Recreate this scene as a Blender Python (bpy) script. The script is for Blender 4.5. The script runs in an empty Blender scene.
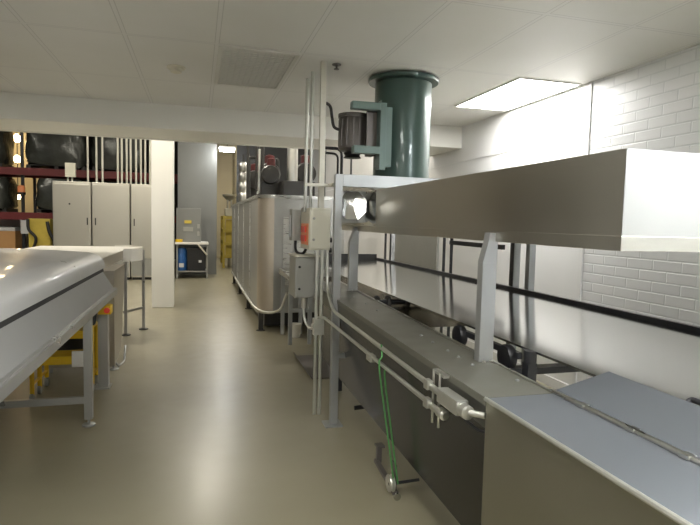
import bpy, bmesh, math, random
from mathutils import Vector, Matrix
random.seed(7)
PI = math.pi
scene = bpy.context.scene
COL = scene.collection

# ------------------------------------------------------------------ materials
def mat(name, color, rough=0.5, metal=0.0, var=0.0, vscale=6.0, vstretch=(1, 1, 1), rvar=0.0,
        bump=0.0, bscale=40.0, emit=None, estr=0.0, coat=0.0, spec=None, aniso=None):
    m = bpy.data.materials.new(name); m.use_nodes = True
    nt = m.node_tree; N = nt.nodes; L = nt.links
    b = N['Principled BSDF']
    b.inputs['Base Color'].default_value = (*color, 1)
    b.inputs['Roughness'].default_value = rough
    b.inputs['Metallic'].default_value = metal
    if coat: b.inputs['Coat Weight'].default_value = coat
    if spec is not None: b.inputs['Specular IOR Level'].default_value = spec
    if emit:
        b.inputs['Emission Color'].default_value = (*emit, 1)
        b.inputs['Emission Strength'].default_value = estr
    if var or rvar or bump:
        g = N.new('ShaderNodeNewGeometry')
        mp = N.new('ShaderNodeMapping'); mp.inputs['Scale'].default_value = vstretch
        L.new(g.outputs['Position'], mp.inputs['Vector'])
        n = N.new('ShaderNodeTexNoise'); n.inputs['Scale'].default_value = vscale
        n.inputs['Detail'].default_value = 2.5
        L.new(mp.outputs['Vector'], n.inputs['Vector'])
        if var:
            mx = N.new('ShaderNodeMix'); mx.data_type = 'RGBA'
            mx.inputs[6].default_value = (*[max(0, c * (1 - var)) for c in color], 1)
            mx.inputs[7].default_value = (*[min(1, c * (1 + var)) for c in color], 1)
            L.new(n.outputs['Fac'], mx.inputs[0]); L.new(mx.outputs[2], b.inputs['Base Color'])
        if rvar:
            mr = N.new('ShaderNodeMapRange')
            mr.inputs['From Min'].default_value = 0.3; mr.inputs['From Max'].default_value = 0.7
            mr.inputs['To Min'].default_value = max(0.02, rough - rvar); mr.inputs['To Max'].default_value = min(1, rough + rvar)
            L.new(n.outputs['Fac'], mr.inputs['Value']); L.new(mr.outputs['Result'], b.inputs['Roughness'])
        if bump:
            n2 = N.new('ShaderNodeTexNoise'); n2.inputs['Scale'].default_value = bscale; n2.inputs['Detail'].default_value = 3
            L.new(mp.outputs['Vector'], n2.inputs['Vector'])
            bp = N.new('ShaderNodeBump'); bp.inputs['Strength'].default_value = bump; bp.inputs['Distance'].default_value = 0.02
            L.new(n2.outputs['Fac'], bp.inputs['Height']); L.new(bp.outputs['Normal'], b.inputs['Normal'])
    return m

def mth(nt, op, a, b=None):
    n = nt.nodes.new('ShaderNodeMath'); n.operation = op
    for i, v in enumerate((a, b)):
        if v is None: continue
        if isinstance(v, (int, float)): n.inputs[i].default_value = v
        else: nt.links.new(v, n.inputs[i])
    return n.outputs[0]

def ceiling_mat():
    m = mat('ceiling_tile', (0.70, 0.69, 0.65), 0.42)
    nt = m.node_tree; L = nt.links; b = nt.nodes['Principled BSDF']
    g = nt.nodes.new('ShaderNodeNewGeometry'); s = nt.nodes.new('ShaderNodeSeparateXYZ')
    L.new(g.outputs['Position'], s.inputs[0])
    def line(c, off, pitch, hw):
        t = mth(nt, 'ADD', c, -off + pitch * 100)
        t = mth(nt, 'MODULO', t, pitch)
        t = mth(nt, 'SUBTRACT', t, pitch / 2); t = mth(nt, 'ABSOLUTE', t)
        return mth(nt, 'GREATER_THAN', t, pitch / 2 - hw)
    fine = mth(nt, 'MAXIMUM', line(s.outputs[0], 0.126, 0.61, 0.012), line(s.outputs[1], 2.86, 1.22, 0.012))
    rim = mth(nt, 'MAXIMUM', line(s.outputs[0], 0.126, 0.61, 0.017), line(s.outputs[1], 2.86, 1.22, 0.017))
    edge = mth(nt, 'SUBTRACT', rim, fine)
    n = nt.nodes.new('ShaderNodeTexNoise'); n.inputs['Scale'].default_value = 1.6
    L.new(g.outputs['Position'], n.inputs['Vector'])
    mx = nt.nodes.new('ShaderNodeMix'); mx.data_type = 'RGBA'
    mx.inputs[6].default_value = (0.66, 0.65, 0.60, 1); mx.inputs[7].default_value = (0.74, 0.73, 0.70, 1)
    L.new(n.outputs['Fac'], mx.inputs[0])
    m2 = nt.nodes.new('ShaderNodeMix'); m2.data_type = 'RGBA'; m2.inputs[7].default_value = (0.52, 0.51, 0.48, 1)
    L.new(edge, m2.inputs[0]); L.new(mx.outputs[2], m2.inputs[6])
    m3 = nt.nodes.new('ShaderNodeMix'); m3.data_type = 'RGBA'; m3.inputs[7].default_value = (0.70, 0.69, 0.66, 1)
    L.new(fine, m3.inputs[0]); L.new(m2.outputs[2], m3.inputs[6]); L.new(m3.outputs[2], b.inputs['Base Color'])
    return m

def brick_mat():
    m = mat('painted_brick', (0.8, 0.8, 0.79), 0.4)
    nt = m.node_tree; L = nt.links; b = nt.nodes['Principled BSDF']
    g = nt.nodes.new('ShaderNodeNewGeometry'); s = nt.nodes.new('ShaderNodeSeparateXYZ'); c = nt.nodes.new('ShaderNodeCombineXYZ')
    L.new(g.outputs['Position'], s.inputs[0]); L.new(s.outputs[1], c.inputs[0]); L.new(s.outputs[2], c.inputs[1])
    br = nt.nodes.new('ShaderNodeTexBrick')
    br.inputs['Scale'].default_value = 1.0
    br.inputs['Brick Width'].default_value = 0.25; br.inputs['Row Height'].default_value = 0.08
    br.inputs['Mortar Size'].default_value = 0.007; br.inputs['Mortar Smooth'].default_value = 0.5
    br.inputs['Color1'].default_value = (0.80, 0.80, 0.80, 1); br.inputs['Color2'].default_value = (0.76, 0.77, 0.77, 1)
    br.inputs['Mortar'].default_value = (0.70, 0.71, 0.71, 1)
    L.new(c.outputs[0], br.inputs['Vector']); L.new(br.outputs['Color'], b.inputs['Base Color'])
    bp = nt.nodes.new('ShaderNodeBump'); bp.inputs['Strength'].default_value = 0.45; bp.inputs['Distance'].default_value = 0.01
    inv = mth(nt, 'SUBTRACT', 1.0, br.outputs['Fac'])
    L.new(inv, bp.inputs['Height']); L.new(bp.outputs['Normal'], b.inputs['Normal'])
    return m

def floor_mat():
    m = mat('sealed_concrete', (0.40, 0.36, 0.27), 0.28, spec=0.55, coat=0.12)
    nt = m.node_tree; L = nt.links; b = nt.nodes['Principled BSDF']
    b.inputs['Coat Roughness'].default_value = 0.2
    g = nt.nodes.new('ShaderNodeNewGeometry')
    n1 = nt.nodes.new('ShaderNodeTexNoise'); n1.inputs['Scale'].default_value = 0.9; n1.inputs['Detail'].default_value = 4; n1.inputs['Roughness'].default_value = 0.5
    n2 = nt.nodes.new('ShaderNodeTexNoise'); n2.inputs['Scale'].default_value = 7; n2.inputs['Detail'].default_value = 3
    L.new(g.outputs['Position'], n1.inputs['Vector']); L.new(g.outputs['Position'], n2.inputs['Vector'])
    r = nt.nodes.new('ShaderNodeValToRGB')
    r.color_ramp.elements[0].position = 0.1; r.color_ramp.elements[0].color = (0.222, 0.200, 0.132, 1)
    r.color_ramp.elements[1].position = 0.9; r.color_ramp.elements[1].color = (0.295, 0.270, 0.188, 1)
    f = n1.outputs['Fac']
    L.new(f, r.inputs[0]); L.new(r.outputs[0], b.inputs['Base Color'])
    mr = nt.nodes.new('ShaderNodeMapRange'); mr.inputs['From Min'].default_value = 0.3; mr.inputs['From Max'].default_value = 0.7
    mr.inputs['To Min'].default_value = 0.295; mr.inputs['To Max'].default_value = 0.34
    L.new(n2.outputs['Fac'], mr.inputs['Value']); L.new(mr.outputs['Result'], b.inputs['Roughness'])
    return m

M = dict(
    ceiling=ceiling_mat(), brick=brick_mat(), floor=floor_mat(),
    white=mat('white_paint', (0.84, 0.835, 0.80), 0.5, var=0.03, vscale=2),
    white_panel=mat('white_board', (0.82, 0.82, 0.81), 0.16, var=0.02, vscale=2),
    header=mat('header_paint', (0.80, 0.79, 0.74), 0.55, var=0.03, vscale=2),
    seam=mat('seam_strip', (0.72, 0.72, 0.71), 0.4),
    grey_wall=mat('grey_wall', (0.20, 0.205, 0.195), 0.6, var=0.06, vscale=2),
    cream=mat('cream_wall', (0.62, 0.55, 0.38), 0.6, var=0.05, vscale=2),
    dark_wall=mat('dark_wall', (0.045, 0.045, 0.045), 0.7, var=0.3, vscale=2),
    steel=mat('brushed_steel', (0.56, 0.555, 0.52), 0.30, 1.0, var=0.05, vscale=5, vstretch=(1, 1, 12), rvar=0.06),
    hood=mat('hood_steel', (0.50, 0.485, 0.43), 0.36, 1.0, var=0.05, vscale=1.6, rvar=0.05),
    polish=mat('polished_steel', (0.60, 0.60, 0.58), 0.10, 1.0, var=0.05, vscale=5, bump=0.05, bscale=4),
    splash=mat('splash_steel', (0.66, 0.66, 0.645), 0.13, 1.0, var=0.04, vscale=3, vstretch=(1, 0.3, 8), bump=0.035, bscale=3),
    deck=mat('deck_steel', (0.20, 0.197, 0.165), 0.42, 0.55, var=0.05, vscale=6, rvar=0.05),
    skirt=mat('skirt_steel', (0.15, 0.148, 0.13), 0.42, 0.55, var=0.06, vscale=5),
    cover=mat('cover_steel', (0.20, 0.215, 0.235), 0.38, 0.6, var=0.05, vscale=3, rvar=0.05),
    guard=mat('guard_steel', (0.40, 0.39, 0.335), 0.38, 1.0, var=0.05, vscale=2, rvar=0.05),
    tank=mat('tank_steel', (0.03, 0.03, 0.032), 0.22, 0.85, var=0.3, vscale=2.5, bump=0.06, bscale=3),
    pan=mat('pan_steel', (0.42, 0.37, 0.29), 0.22, 1.0, var=0.2, vscale=3),
    frame=mat('frame_steel', (0.40, 0.41, 0.41), 0.42, 0.75, var=0.06, vscale=8),
    conduit=mat('galvanised_conduit', (0.62, 0.62, 0.57), 0.36, 0.85, var=0.08, vscale=20),
    strut=mat('strut_steel', (0.60, 0.58, 0.50), 0.45, 0.6, var=0.08, vscale=15),
    box=mat('box_enamel', (0.62, 0.60, 0.50), 0.4, 0.25, var=0.04, vscale=6),
    boxgrey=mat('box_grey_enamel', (0.36, 0.36, 0.33), 0.4, 0.5, var=0.05, vscale=6),
    red=mat('red_plastic', (0.75, 0.06, 0.03), 0.4), orange=mat('orange_plastic', (0.85, 0.30, 0.12), 0.45),
    black=mat('black_plastic', (0.016, 0.016, 0.018), 0.4), blacksteel=mat('black_steel', (0.03, 0.031, 0.035), 0.35, 0.3),
    rubber=mat('rubber', (0.02, 0.02, 0.02), 0.75),
    green=mat('green_enamel', (0.05, 0.092, 0.078), 0.30, 0.15, var=0.06, vscale=5, coat=0.3),
    greenlt=mat('green_grey_enamel', (0.13, 0.19, 0.17), 0.4, 0.1, var=0.06, vscale=5),
    motor=mat('motor_enamel', (0.14, 0.125, 0.115), 0.4, 0.4, var=0.1, vscale=8),
    rope=mat('green_rope', (0.10, 0.34, 0.10), 0.6, var=0.2, vscale=60),
    yellow=mat('yellow_enamel', (0.78, 0.50, 0.02), 0.38, var=0.06, vscale=8),
    yellowdull=mat('dull_yellow', (0.50, 0.38, 0.06), 0.5, var=0.2, vscale=5),
    cgrey=mat('conveyor_grey', (0.40, 0.40, 0.385), 0.32, 0.55, var=0.04, vscale=5, rvar=0.05),
    cside=mat('conveyor_side', (0.33, 0.335, 0.33), 0.36, 0.4, var=0.04, vscale=5),
    clear=mat('cover_plastic', (0.50, 0.50, 0.49), 0.34, 0.0, var=0.03, vscale=3, coat=0.12),
    whiteplastic=mat('white_plastic', (0.76, 0.74, 0.68), 0.35),
    tan_reflect_steel=mat('tan_reflect_steel', (0.47, 0.43, 0.36), 0.35, 0.8, var=0.05, vscale=5),  # stainless with the tan floor reflection put into its base colour
    cab=mat('cabinet_steel', (0.60, 0.58, 0.52), 0.34, 0.9, var=0.03, vscale=1.5, bump=0.12, bscale=1.0),
    rackred=mat('rack_red', (0.16, 0.02, 0.022), 0.5, var=0.15, vscale=4),
    wrap=mat('black_wrap', (0.06, 0.064, 0.056), 0.25, 0.2, var=0.6, vscale=4, bump=0.6, bscale=5),
    cardboard=mat('cardboard', (0.55, 0.30, 0.12), 0.7, var=0.1, vscale=4),
    paper=mat('paper', (0.6, 0.6, 0.6), 0.6, var=0.1, vscale=6),
    blue=mat('blue_plastic', (0.03, 0.12, 0.35), 0.4, var=0.1, vscale=6),
    oven=mat('oven_steel', (0.40, 0.395, 0.37), 0.36, 0.85, var=0.06, vscale=3, vstretch=(1, 1, 4), bump=0.03, bscale=2),
    oven_reflect=mat('oven_corner_reflect', (0.60, 0.53, 0.44), 0.38, 0.8, var=0.12, vscale=3),  # brown reflection on the rounded corner put into its base colour
    darkmach=mat('dark_machinery', (0.035, 0.034, 0.032), 0.4, 0.3, var=0.3, vscale=8),
    redmach=mat('red_machinery', (0.09, 0.015, 0.016), 0.4, 0.1),
    duct=mat('duct_steel', (0.62, 0.62, 0.60), 0.28, 1.0, var=0.08, vscale=6),
    ventgrey=mat('vent_grille', (0.62, 0.61, 0.565), 0.5, var=0.03, vscale=30),
    ivory=mat('ivory_plastic', (0.66, 0.62, 0.50), 0.5),
    lamp=mat('lamp_panel', (1, 1, 1), 0.4, emit=(1.0, 0.98, 0.95), estr=30.0),
    lampcool=mat('lamp_cool', (1, 1, 1), 0.4, emit=(0.93, 0.97, 1.0), estr=75.0),
    lampfill=mat('lamp_fill', (1, 1, 1), 0.4, emit=(1.0, 0.98, 0.94), estr=24.0),
    bay=mat('bay_lamp', (1, 1, 1), 0.4, emit=(1.0, 0.93, 0.80), estr=110.0),
    tube=mat('tube_lamp', (1, 1, 1), 0.4, emit=(0.98, 1.0, 1.0), estr=70.0),
    warm=mat('warm_bulb', (1, 0.8, 0.5), 0.4, emit=(1.0, 0.75, 0.42), estr=40.0),
)

# ------------------------------------------------------------------ mesh builder
class MB:
    def __init__(s): s.bm = bmesh.new()
    def poly(s, pts, faces):
        v = [s.bm.verts.new(p) for p in pts]
        for f in faces:
            try: s.bm.faces.new([v[i] for i in f])
            except ValueError: pass
        return v
    def box(s, x0, x1, y0, y1, z0, z1, bev=0.0):
        v = s.poly([(x0, y0, z0), (x1, y0, z0), (x1, y1, z0), (x0, y1, z0), (x0, y0, z1), (x1, y0, z1), (x1, y1, z1), (x0, y1, z1)],
                   [(0, 3, 2, 1), (4, 5, 6, 7), (0, 1, 5, 4), (1, 2, 6, 5), (2, 3, 7, 6), (3, 0, 4, 7)])
        if bev:
            es = {e for a in v for e in a.link_edges}
            bmesh.ops.bevel(s.bm, geom=list(es), offset=bev, segments=2, affect='EDGES', profile=0.7)
        return s
    def prism(s, prof, axis, a, b):
        # prof: 2D polygon; axis 'y': prof=(x,z), 'x': prof=(y,z), 'z': prof=(x,y)
        def P(p, t):
            return {'y': (p[0], t, p[1]), 'x': (t, p[0], p[1]), 'z': (p[0], p[1], t)}[axis]
        n = len(prof)
        s.poly([P(p, a) for p in prof] + [P(p, b) for p in prof],
               [tuple(range(n)), tuple(range(2 * n - 1, n - 1, -1))] + [(i, (i + 1) % n, n + (i + 1) % n, n + i) for i in range(n)])
        return s
    def strip(s, prof, axis, a, b):   # open sheet along a profile
        def P(p, t):
            return {'y': (p[0], t, p[1]), 'x': (t, p[0], p[1]), 'z': (p[0], p[1], t)}[axis]
        n = len(prof)
        s.poly([P(p, a) for p in prof] + [P(p, b) for p in prof], [(i, i + 1, n + i + 1, n + i) for i in range(n - 1)])
        return s
    def bar(s, p, q, w, h=None, up=(0, 0, 1)):
        h = h or w
        p, q = Vector(p), Vector(q); d = (q - p).normalized(); u = Vector(up)
        if abs(d.dot(u)) > 0.95: u = Vector((0, 1, 0))
        sd = d.cross(u).normalized(); u = sd.cross(d)
        c = [(-.5, -.5), (.5, -.5), (.5, .5), (-.5, .5)]
        pts = [t + sd * a * w + u * b * h for t in (p, q) for a, b in c]
        s.poly([tuple(x) for x in pts], [(0, 1, 2, 3), (7, 6, 5, 4), (0, 4, 5, 1), (1, 5, 6, 2), (2, 6, 7, 3), (3, 7, 4, 0)])
        return s
    def tube(s, path, r, n=10, cap=True, closed=False):
        P = [Vector(p) for p in path]; m = len(P); rings = []
        u = None
        for i, p in enumerate(P):
            d = (P[min(i + 1, m - 1)] - P[max(i - 1, 0)]).normalized()
            if u is None:
                u = Vector((0, 0, 1)) if abs(d.z) < 0.9 else Vector((1, 0, 0))
            u = (u - d * u.dot(d)).normalized(); w = d.cross(u)
            rr = r[i] if isinstance(r, (list, tuple)) else r
            rings.append([s.bm.verts.new(p + (u * math.cos(t) + w * math.sin(t)) * rr) for t in [2 * PI * k / n for k in range(n)]])
        for a, b in zip(rings, rings[1:]):
            for k in range(n):
                s.bm.faces.new((a[k], a[(k + 1) % n], b[(k + 1) % n], b[k]))
        if cap:
            s.bm.faces.new(rings[0][::-1]); s.bm.faces.new(rings[-1])
        return s
    def cyl(s, p, q, r, n=16): return s.tube([p, q], r, n)
    def lathe(s, prof, c, axis='z', n=32):
        rings = []
        for r, t in prof:
            ring = []
            for k in range(n):
                a = 2 * PI * k / n; x, y = r * math.cos(a), r * math.sin(a)
                o = {'z': (x, y, t), 'x': (t, x, y), 'y': (x, t, y)}[axis]
                ring.append(s.bm.verts.new((c[0] + o[0], c[1] + o[1], c[2] + o[2])))
            rings.append(ring)
        for a, b in zip(rings, rings[1:]):
            for k in range(n): s.bm.faces.new((a[k], a[(k + 1) % n], b[(k + 1) % n], b[k]))
        if prof[0][0] > 1e-4: s.bm.faces.new(rings[0][::-1])
        if prof[-1][0] > 1e-4: s.bm.faces.new(rings[-1])
        return s

def smooth_path(pts, k=6):
    P = [Vector(p) for p in pts]; out = []
    for i in range(len(P) - 1):
        a, b, c, d = P[max(i - 1, 0)], P[i], P[i + 1], P[min(i + 2, len(P) - 1)]
        for j in range(k):
            t = j / k
            out.append(0.5 * ((2 * b) + (c - a) * t + (2 * a - 5 * b + 4 * c - d) * t * t + (3 * b - a - 3 * c + d) * t ** 3))
    out.append(P[-1]); return out

def bend(pts, rad=0.05, k=5):   # polyline with rounded corners
    P = [Vector(p) for p in pts]; out = [P[0]]
    for a, b, c in zip(P, P[1:], P[2:]):
        r = min(rad, (b - a).length * .49, (c - b).length * .49)
        p0 = b + (a - b).normalized() * r; p1 = b + (c - b).normalized() * r
        for j in range(k + 1):
            t = j / k; out.append(p0 * (1 - t) ** 2 + b * 2 * t * (1 - t) + p1 * t * t)
    out.append(P[-1]); return out

def root_of(o):
    while o.parent: o = o.parent
    return o

def obj(name, mb, m, parent=None, smooth=None, label=None):
    me = bpy.data.meshes.new(name)
    bmesh.ops.recalc_face_normals(mb.bm, faces=mb.bm.faces[:])
    mb.bm.to_mesh(me); mb.bm.free()
    me.materials.append(M[m])
    o = bpy.data.objects.new(name, me); COL.objects.link(o)
    if smooth:
        me.polygons.foreach_set('use_smooth', [True] * len(me.polygons))
        me.set_sharp_from_angle(angle=math.radians(smooth))
    if parent:
        me.transform(Matrix.Translation(-root_of(parent).location)); o.parent = parent
    if label: o['label'] = label
    return o

def tag(o, label, cat, group=None):
    o['label'] = label; o['category'] = cat
    if group: o['group'] = group
    return o

def thing(name, label, cat, loc, group=None):
    o = bpy.data.objects.new(name, None); COL.objects.link(o); o.location = loc; o.empty_display_size = 0.1
    return tag(o, label, cat, group)

def solo(name, mb, m, label, cat, base, group=None, smooth=None):
    """a thing that is one mesh, with its origin at its base"""
    o = obj(name, mb, m, None, smooth); b = Vector(base)
    o.data.transform(Matrix.Translation(-b)); o.location = b
    return tag(o, label, cat, group)

def struct(name, mb, m, parent=None, smooth=None):
    o = obj(name, mb, m, parent, smooth); o['kind'] = 'structure'; return o

def dup(o, parent=None, loc=None, label=None):
    c = o.copy(); COL.objects.link(c)
    if parent: c.parent = parent
    if loc is not None: c.location = loc
    if label: c['label'] = label
    for ch in list(o.children):
        if ch is not c: dup(ch, c)
    return c

ORD = ['first', 'second', 'third', 'fourth', 'fifth', 'sixth', 'seventh', 'eighth', 'ninth', 'tenth', 'eleventh', 'twelfth']

# ================================================================== SETTING
WX = 3.22          # right wall
CZ = 2.74          # ceiling height
HY0, HY1, HZ = 6.38, 7.25, 2.475   # header over the opening
struct('floor', MB().box(-9, 6, -6, 26, -0.1, 0), 'floor')
struct('ceiling', MB().box(-6, WX + .1, -5, HY0 + .1, CZ, CZ + .08), 'ceiling')
struct('header_beam', MB().box(-6, WX + .02, HY0, HY1, HZ, 5.2), 'header')
struct('trim_1', MB().box(-6, WX, HY1 - .03, HY1 + .012, HZ - .012, HZ + .03), 'header')
struct('wall_right', MB().box(WX, WX + .15, -5, 4.03, 0, CZ), 'brick')
struct('wall_right_panelled', MB().box(WX, WX + .15, 4.03, 16.0, 0, 5.2), 'white_panel')
struct('trim_2', MB().box(WX - .012, WX, 4.0, 4.045, 0, CZ), 'seam')
struct('trim_3', MB().box(WX - .006, WX, 4.045, 16, 2.30, 2.312), 'seam')
struct('wall_left', MB().box(-6.1, -6, -5, HY0, 0, CZ), 'white')
struct('wall_back', MB().box(-6, WX, -5.1, -5, 0, CZ), 'white')
struct('baseboard_right', MB().box(WX - .012, WX, -5, 13, 0, 0.09), 'seam')
# column in the opening
cb = MB().box(-.745, -.395, 9.6, 9.95, 0, 5.2, .012)
struct('support_column', cb, 'white')
# warehouse shell
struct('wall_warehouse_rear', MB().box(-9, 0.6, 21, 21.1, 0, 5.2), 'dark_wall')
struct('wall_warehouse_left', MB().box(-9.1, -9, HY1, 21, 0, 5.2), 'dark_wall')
struct('wall_grey', MB().box(-.52, .49, 15.3, 15.5, 0, 5.2), 'grey_wall')
struct('wall_corridor', MB().box(.3, 4.5, 22, 22.1, 0, 5.2), 'cream')
struct('wall_corridor_side', MB().box(.30, .49, 15.5, 22, 0, 5.2), 'grey_wall')
struct('wall_corridor_far', MB().box(1.30, 1.36, 16.1, 22, 0, 5.2), 'cream')
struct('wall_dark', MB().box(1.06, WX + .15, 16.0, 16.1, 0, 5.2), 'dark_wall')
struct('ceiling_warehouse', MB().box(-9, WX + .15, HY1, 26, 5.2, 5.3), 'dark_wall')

# ---------------------------------------------------------------- ceiling fixtures
def panel_light(x0, y0, label, m='lamp', x1=None, y1=None):
    x1 = x1 or x0 + .61; y1 = y1 or y0 + 1.22
    t = thing('ceiling_light', label, 'ceiling light', ((x0 + x1) / 2, (y0 + y1) / 2, CZ), 'recessed light panels in the ceiling')
    f = MB(); w = .018
    f.box(x0, x1, y0, y0 + w, CZ - .012, CZ); f.box(x0, x1, y1 - w, y1, CZ - .012, CZ)
    f.box(x0, x0 + w, y0 + w, y1 - w, CZ - .012, CZ); f.box(x1 - w, x1, y0 + w, y1 - w, CZ - .012, CZ)
    obj('frame', f, 'white', t)
    obj('diffuser', MB().box(x0 + w, x1 - w, y0 + w, y1 - w, CZ - .006, CZ - .002), m, t)
panel_light(2.57, 4.09, 'glowing recessed light panel in the ceiling beside the white wall', 'lamp', 3.18, 5.29)
panel_light(2.566, -.80, 'recessed light panel in the ceiling near the brick wall', 'lampcool')
panel_light(.126, -2.02, 'added unseen fill light panel in the ceiling behind the viewer', 'lampfill')  # panels from here down are unseen, added to brighten the room
panel_light(-2.924, -2.02, 'added unseen fill light panel in the ceiling at the far left behind the viewer', 'lampfill')
panel_light(.126, .42, 'added unseen fill light panel in the ceiling directly over the viewer', 'lampfill')
panel_light(-2.924, 1.64, 'added unseen fill light panel in the ceiling above the left conveyor', 'lampfill')

t = thing('ceiling_vent', 'square edged grey grille panel set in the ceiling near the header', 'ceiling vent', (.43, 4.68, CZ))
x0, x1, y0, y1, w = .138, .724, 4.09, 5.22, .03
f = MB()
f.box(x0, x1, y0, y0 + w, CZ - .014, CZ); f.box(x0, x1, y1 - w, y1, CZ - .014, CZ)
f.box(x0, x0 + w, y0 + w, y1 - w, CZ - .014, CZ); f.box(x1 - w, x1, y0 + w, y1 - w, CZ - .014, CZ)
obj('frame', f, 'ventgrey', t)
g = MB(); g.box(x0 + w, x1 - w, y0 + w, y1 - w, CZ - .003, CZ - .001)
for i in range(22):
    yy = y0 + w + (y1 - y0 - 2 * w) * (i + .5) / 22
    g.box(x0 + w, x1 - w, yy - .004, yy + .004, CZ - .010, CZ - .003)
for i in range(11):
    xx = x0 + w + (x1 - x0 - 2 * w) * (i + .5) / 11
    g.box(xx - .003, xx + .003, y0 + w, y1 - w, CZ - .009, CZ - .003)
obj('grille', g, 'ventgrey', t)

t = thing('smoke_detector', 'round ivory smoke detector on the ceiling', 'smoke detector', (-.177, 4.80, CZ))
obj('base', MB().lathe([(.075, 0), (.075, -.012), (.06, -.02)], (-.177, 4.8, CZ)), 'ivory', t, 40)
obj('sensing_head', MB().lathe([(.05, -.018), (.05, -.028), (.042, -.045), (.0, -.05)], (-.177, 4.8, CZ)), 'ivory', t, 40)
t = thing('fire_sprinkler', 'small dark pendent fire sprinkler on the ceiling beside the conduits', 'sprinkler', (1.048, 4.27, CZ))
obj('escutcheon', MB().lathe([(.036, 0), (.034, -.008), (.016, -.014)], (1.048, 4.27, CZ)), 'motor', t, 40)
obj('deflector', MB().lathe([(.007, -.012), (.007, -.034), (.022, -.036), (.022, -.040), (.0, -.041)], (1.048, 4.27, CZ), n=16), 'motor', t, 40)

# ================================================================== PROCESSING LINE (right)
XF = .975      # front lip
XD = 1.25      # inner deck edge
XB = 2.40      # back edge of the mirror table
YC = 1.67      # where the cover starts
def dz(y): return .897 + .02 * (y - YC)
line = thing('processing_line', 'long stainless processing line with dark sloped tank, open frame and mirror-like back panel', 'machine', (1.5, 3.5, 0))
# deck rail (sheared to follow slight rise)
d = MB(); Y0, Y1 = YC + .003, 4.75
prof = [(XF, -.03), (XF, 0), (XD, 0), (XD, -.07), (XD - .006, -.07), (XD - .006, -.006), (XF + .006, -.006), (XF + .006, -.03)]
n = len(prof)
d.poly([(p[0], Y0, dz(Y0) + p[1]) for p in prof] + [(p[0], Y1, dz(Y1) + p[1]) for p in prof],
       [tuple(range(n)), tuple(range(2 * n - 1, n - 1, -1))] + [(i, (i + 1) % n, n + (i + 1) % n, n + i) for i in range(n)])
deck = obj('deck_rail', d, 'deck', line)
e = MB(); e.tube([(XD - .003, Y0, dz(Y0) + .004), (XD - .003, Y1, dz(Y1) + .004)], .006, 6); obj('edge_strip', e, 'steel', deck, 40)
for x, y in [(1.13, 2.62), (1.13, 2.47), (1.13, 2.30), (1.13, 2.19), (1.13, 2.06), (1.20, 1.83), (1.13, 3.35), (1.13, 3.6), (1.13, 3.9)]:
    obj('bolt', MB().lathe([(.008, 0), (.008, .004), (.004, .007), (0, .007)], (x, y, dz(y)), n=8), 'frame', deck, 30)
# tank
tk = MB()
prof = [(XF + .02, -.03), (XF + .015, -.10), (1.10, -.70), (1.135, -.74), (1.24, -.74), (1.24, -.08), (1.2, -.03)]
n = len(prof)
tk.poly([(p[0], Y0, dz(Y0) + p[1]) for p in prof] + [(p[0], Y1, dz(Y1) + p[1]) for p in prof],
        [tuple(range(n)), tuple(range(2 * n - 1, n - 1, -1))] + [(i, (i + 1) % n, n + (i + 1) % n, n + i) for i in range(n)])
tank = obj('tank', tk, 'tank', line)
obj('skirt', MB().poly and (lambda q: (q.poly([(XF + .004, Y0, dz(Y0) - .03), (XF + .004, Y1, dz(Y1) - .03), (XF + .010, Y1, dz(Y1) - .115), (XF + .010, Y0, dz(Y0) - .115)], [(0, 1, 2, 3)]), q)[1])(MB()), 'skirt', line)
# pan and mirror table
obj('pan', MB().strip([(XD, .895), (1.30, .87), (1.60, .87), (1.7, .88)], 'y', 3.05, 6.1), 'pan', line)
tb = MB(); tb.prism([(1.43, .954), (XB, .996), (XB, .985), (1.44, .944), (1.43, .944)], 'y', .3, 7.2)
obj('mirror_table', tb, 'splash', line)
obj('end_gap_strip', MB().box(1.7, XB, 7.2, 7.22, .93, 1.07), 'rubber', line, label='black strip standing for the gap at the table end')  # black strip put in for the dark gap between panels
obj('back_rail', MB().box(XB - .004, XB + .03, .3, 7.2, .990, 1.020), 'blacksteel', line, label='black back rail')
obj('upper_rail', MB().box(XB + .02, XB + .05, 4.0, 4.98, 1.305, 1.345), 'blacksteel', line, label='short black upper rail')
for y, w, lg in [(6.98, .03, 0), (6.71, .05, 1), (5.15, .03, 0), (4.98, .03, 0), (3.83, .055, 1)]:
    po = obj('rear_post', MB().box(XB + .033, XB + .033 + w, y, y + .008, .0, 1.45), 'frame' if lg else 'blacksteel', line)
    if lg: obj('post_flange', MB().box(XB + .031, XB + .035, y + .008, y + .06, 0, 1.45), 'blacksteel', po, label='black post flange')
# end frame that straddles the hood
a = MB(); a.box(.945, 1.0, 3.81, 3.865, .012, 1.845, .004); fp = obj('frame_post', a, 'frame', line)
obj('foot_plate', MB().box(.90, 1.03, 3.77, 3.90, 0, .012), 'frame', fp)
a = MB(); a.box(2.56, 2.615, 3.81, 3.865, .012, 1.845, .004); fp = obj('frame_post', a, 'frame', line)
obj('foot_plate', MB().box(2.53, 2.645, 3.77, 3.90, 0, .012), 'frame', fp)
obj('frame_beam', MB().box(1.0, 2.56, 3.81, 3.865, 1.757, 1.845, .004), 'frame', line)
obj('frame_tie', MB().box(1.0, 1.12, 3.825, 3.85, .50, .54), 'frame', line)
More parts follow.
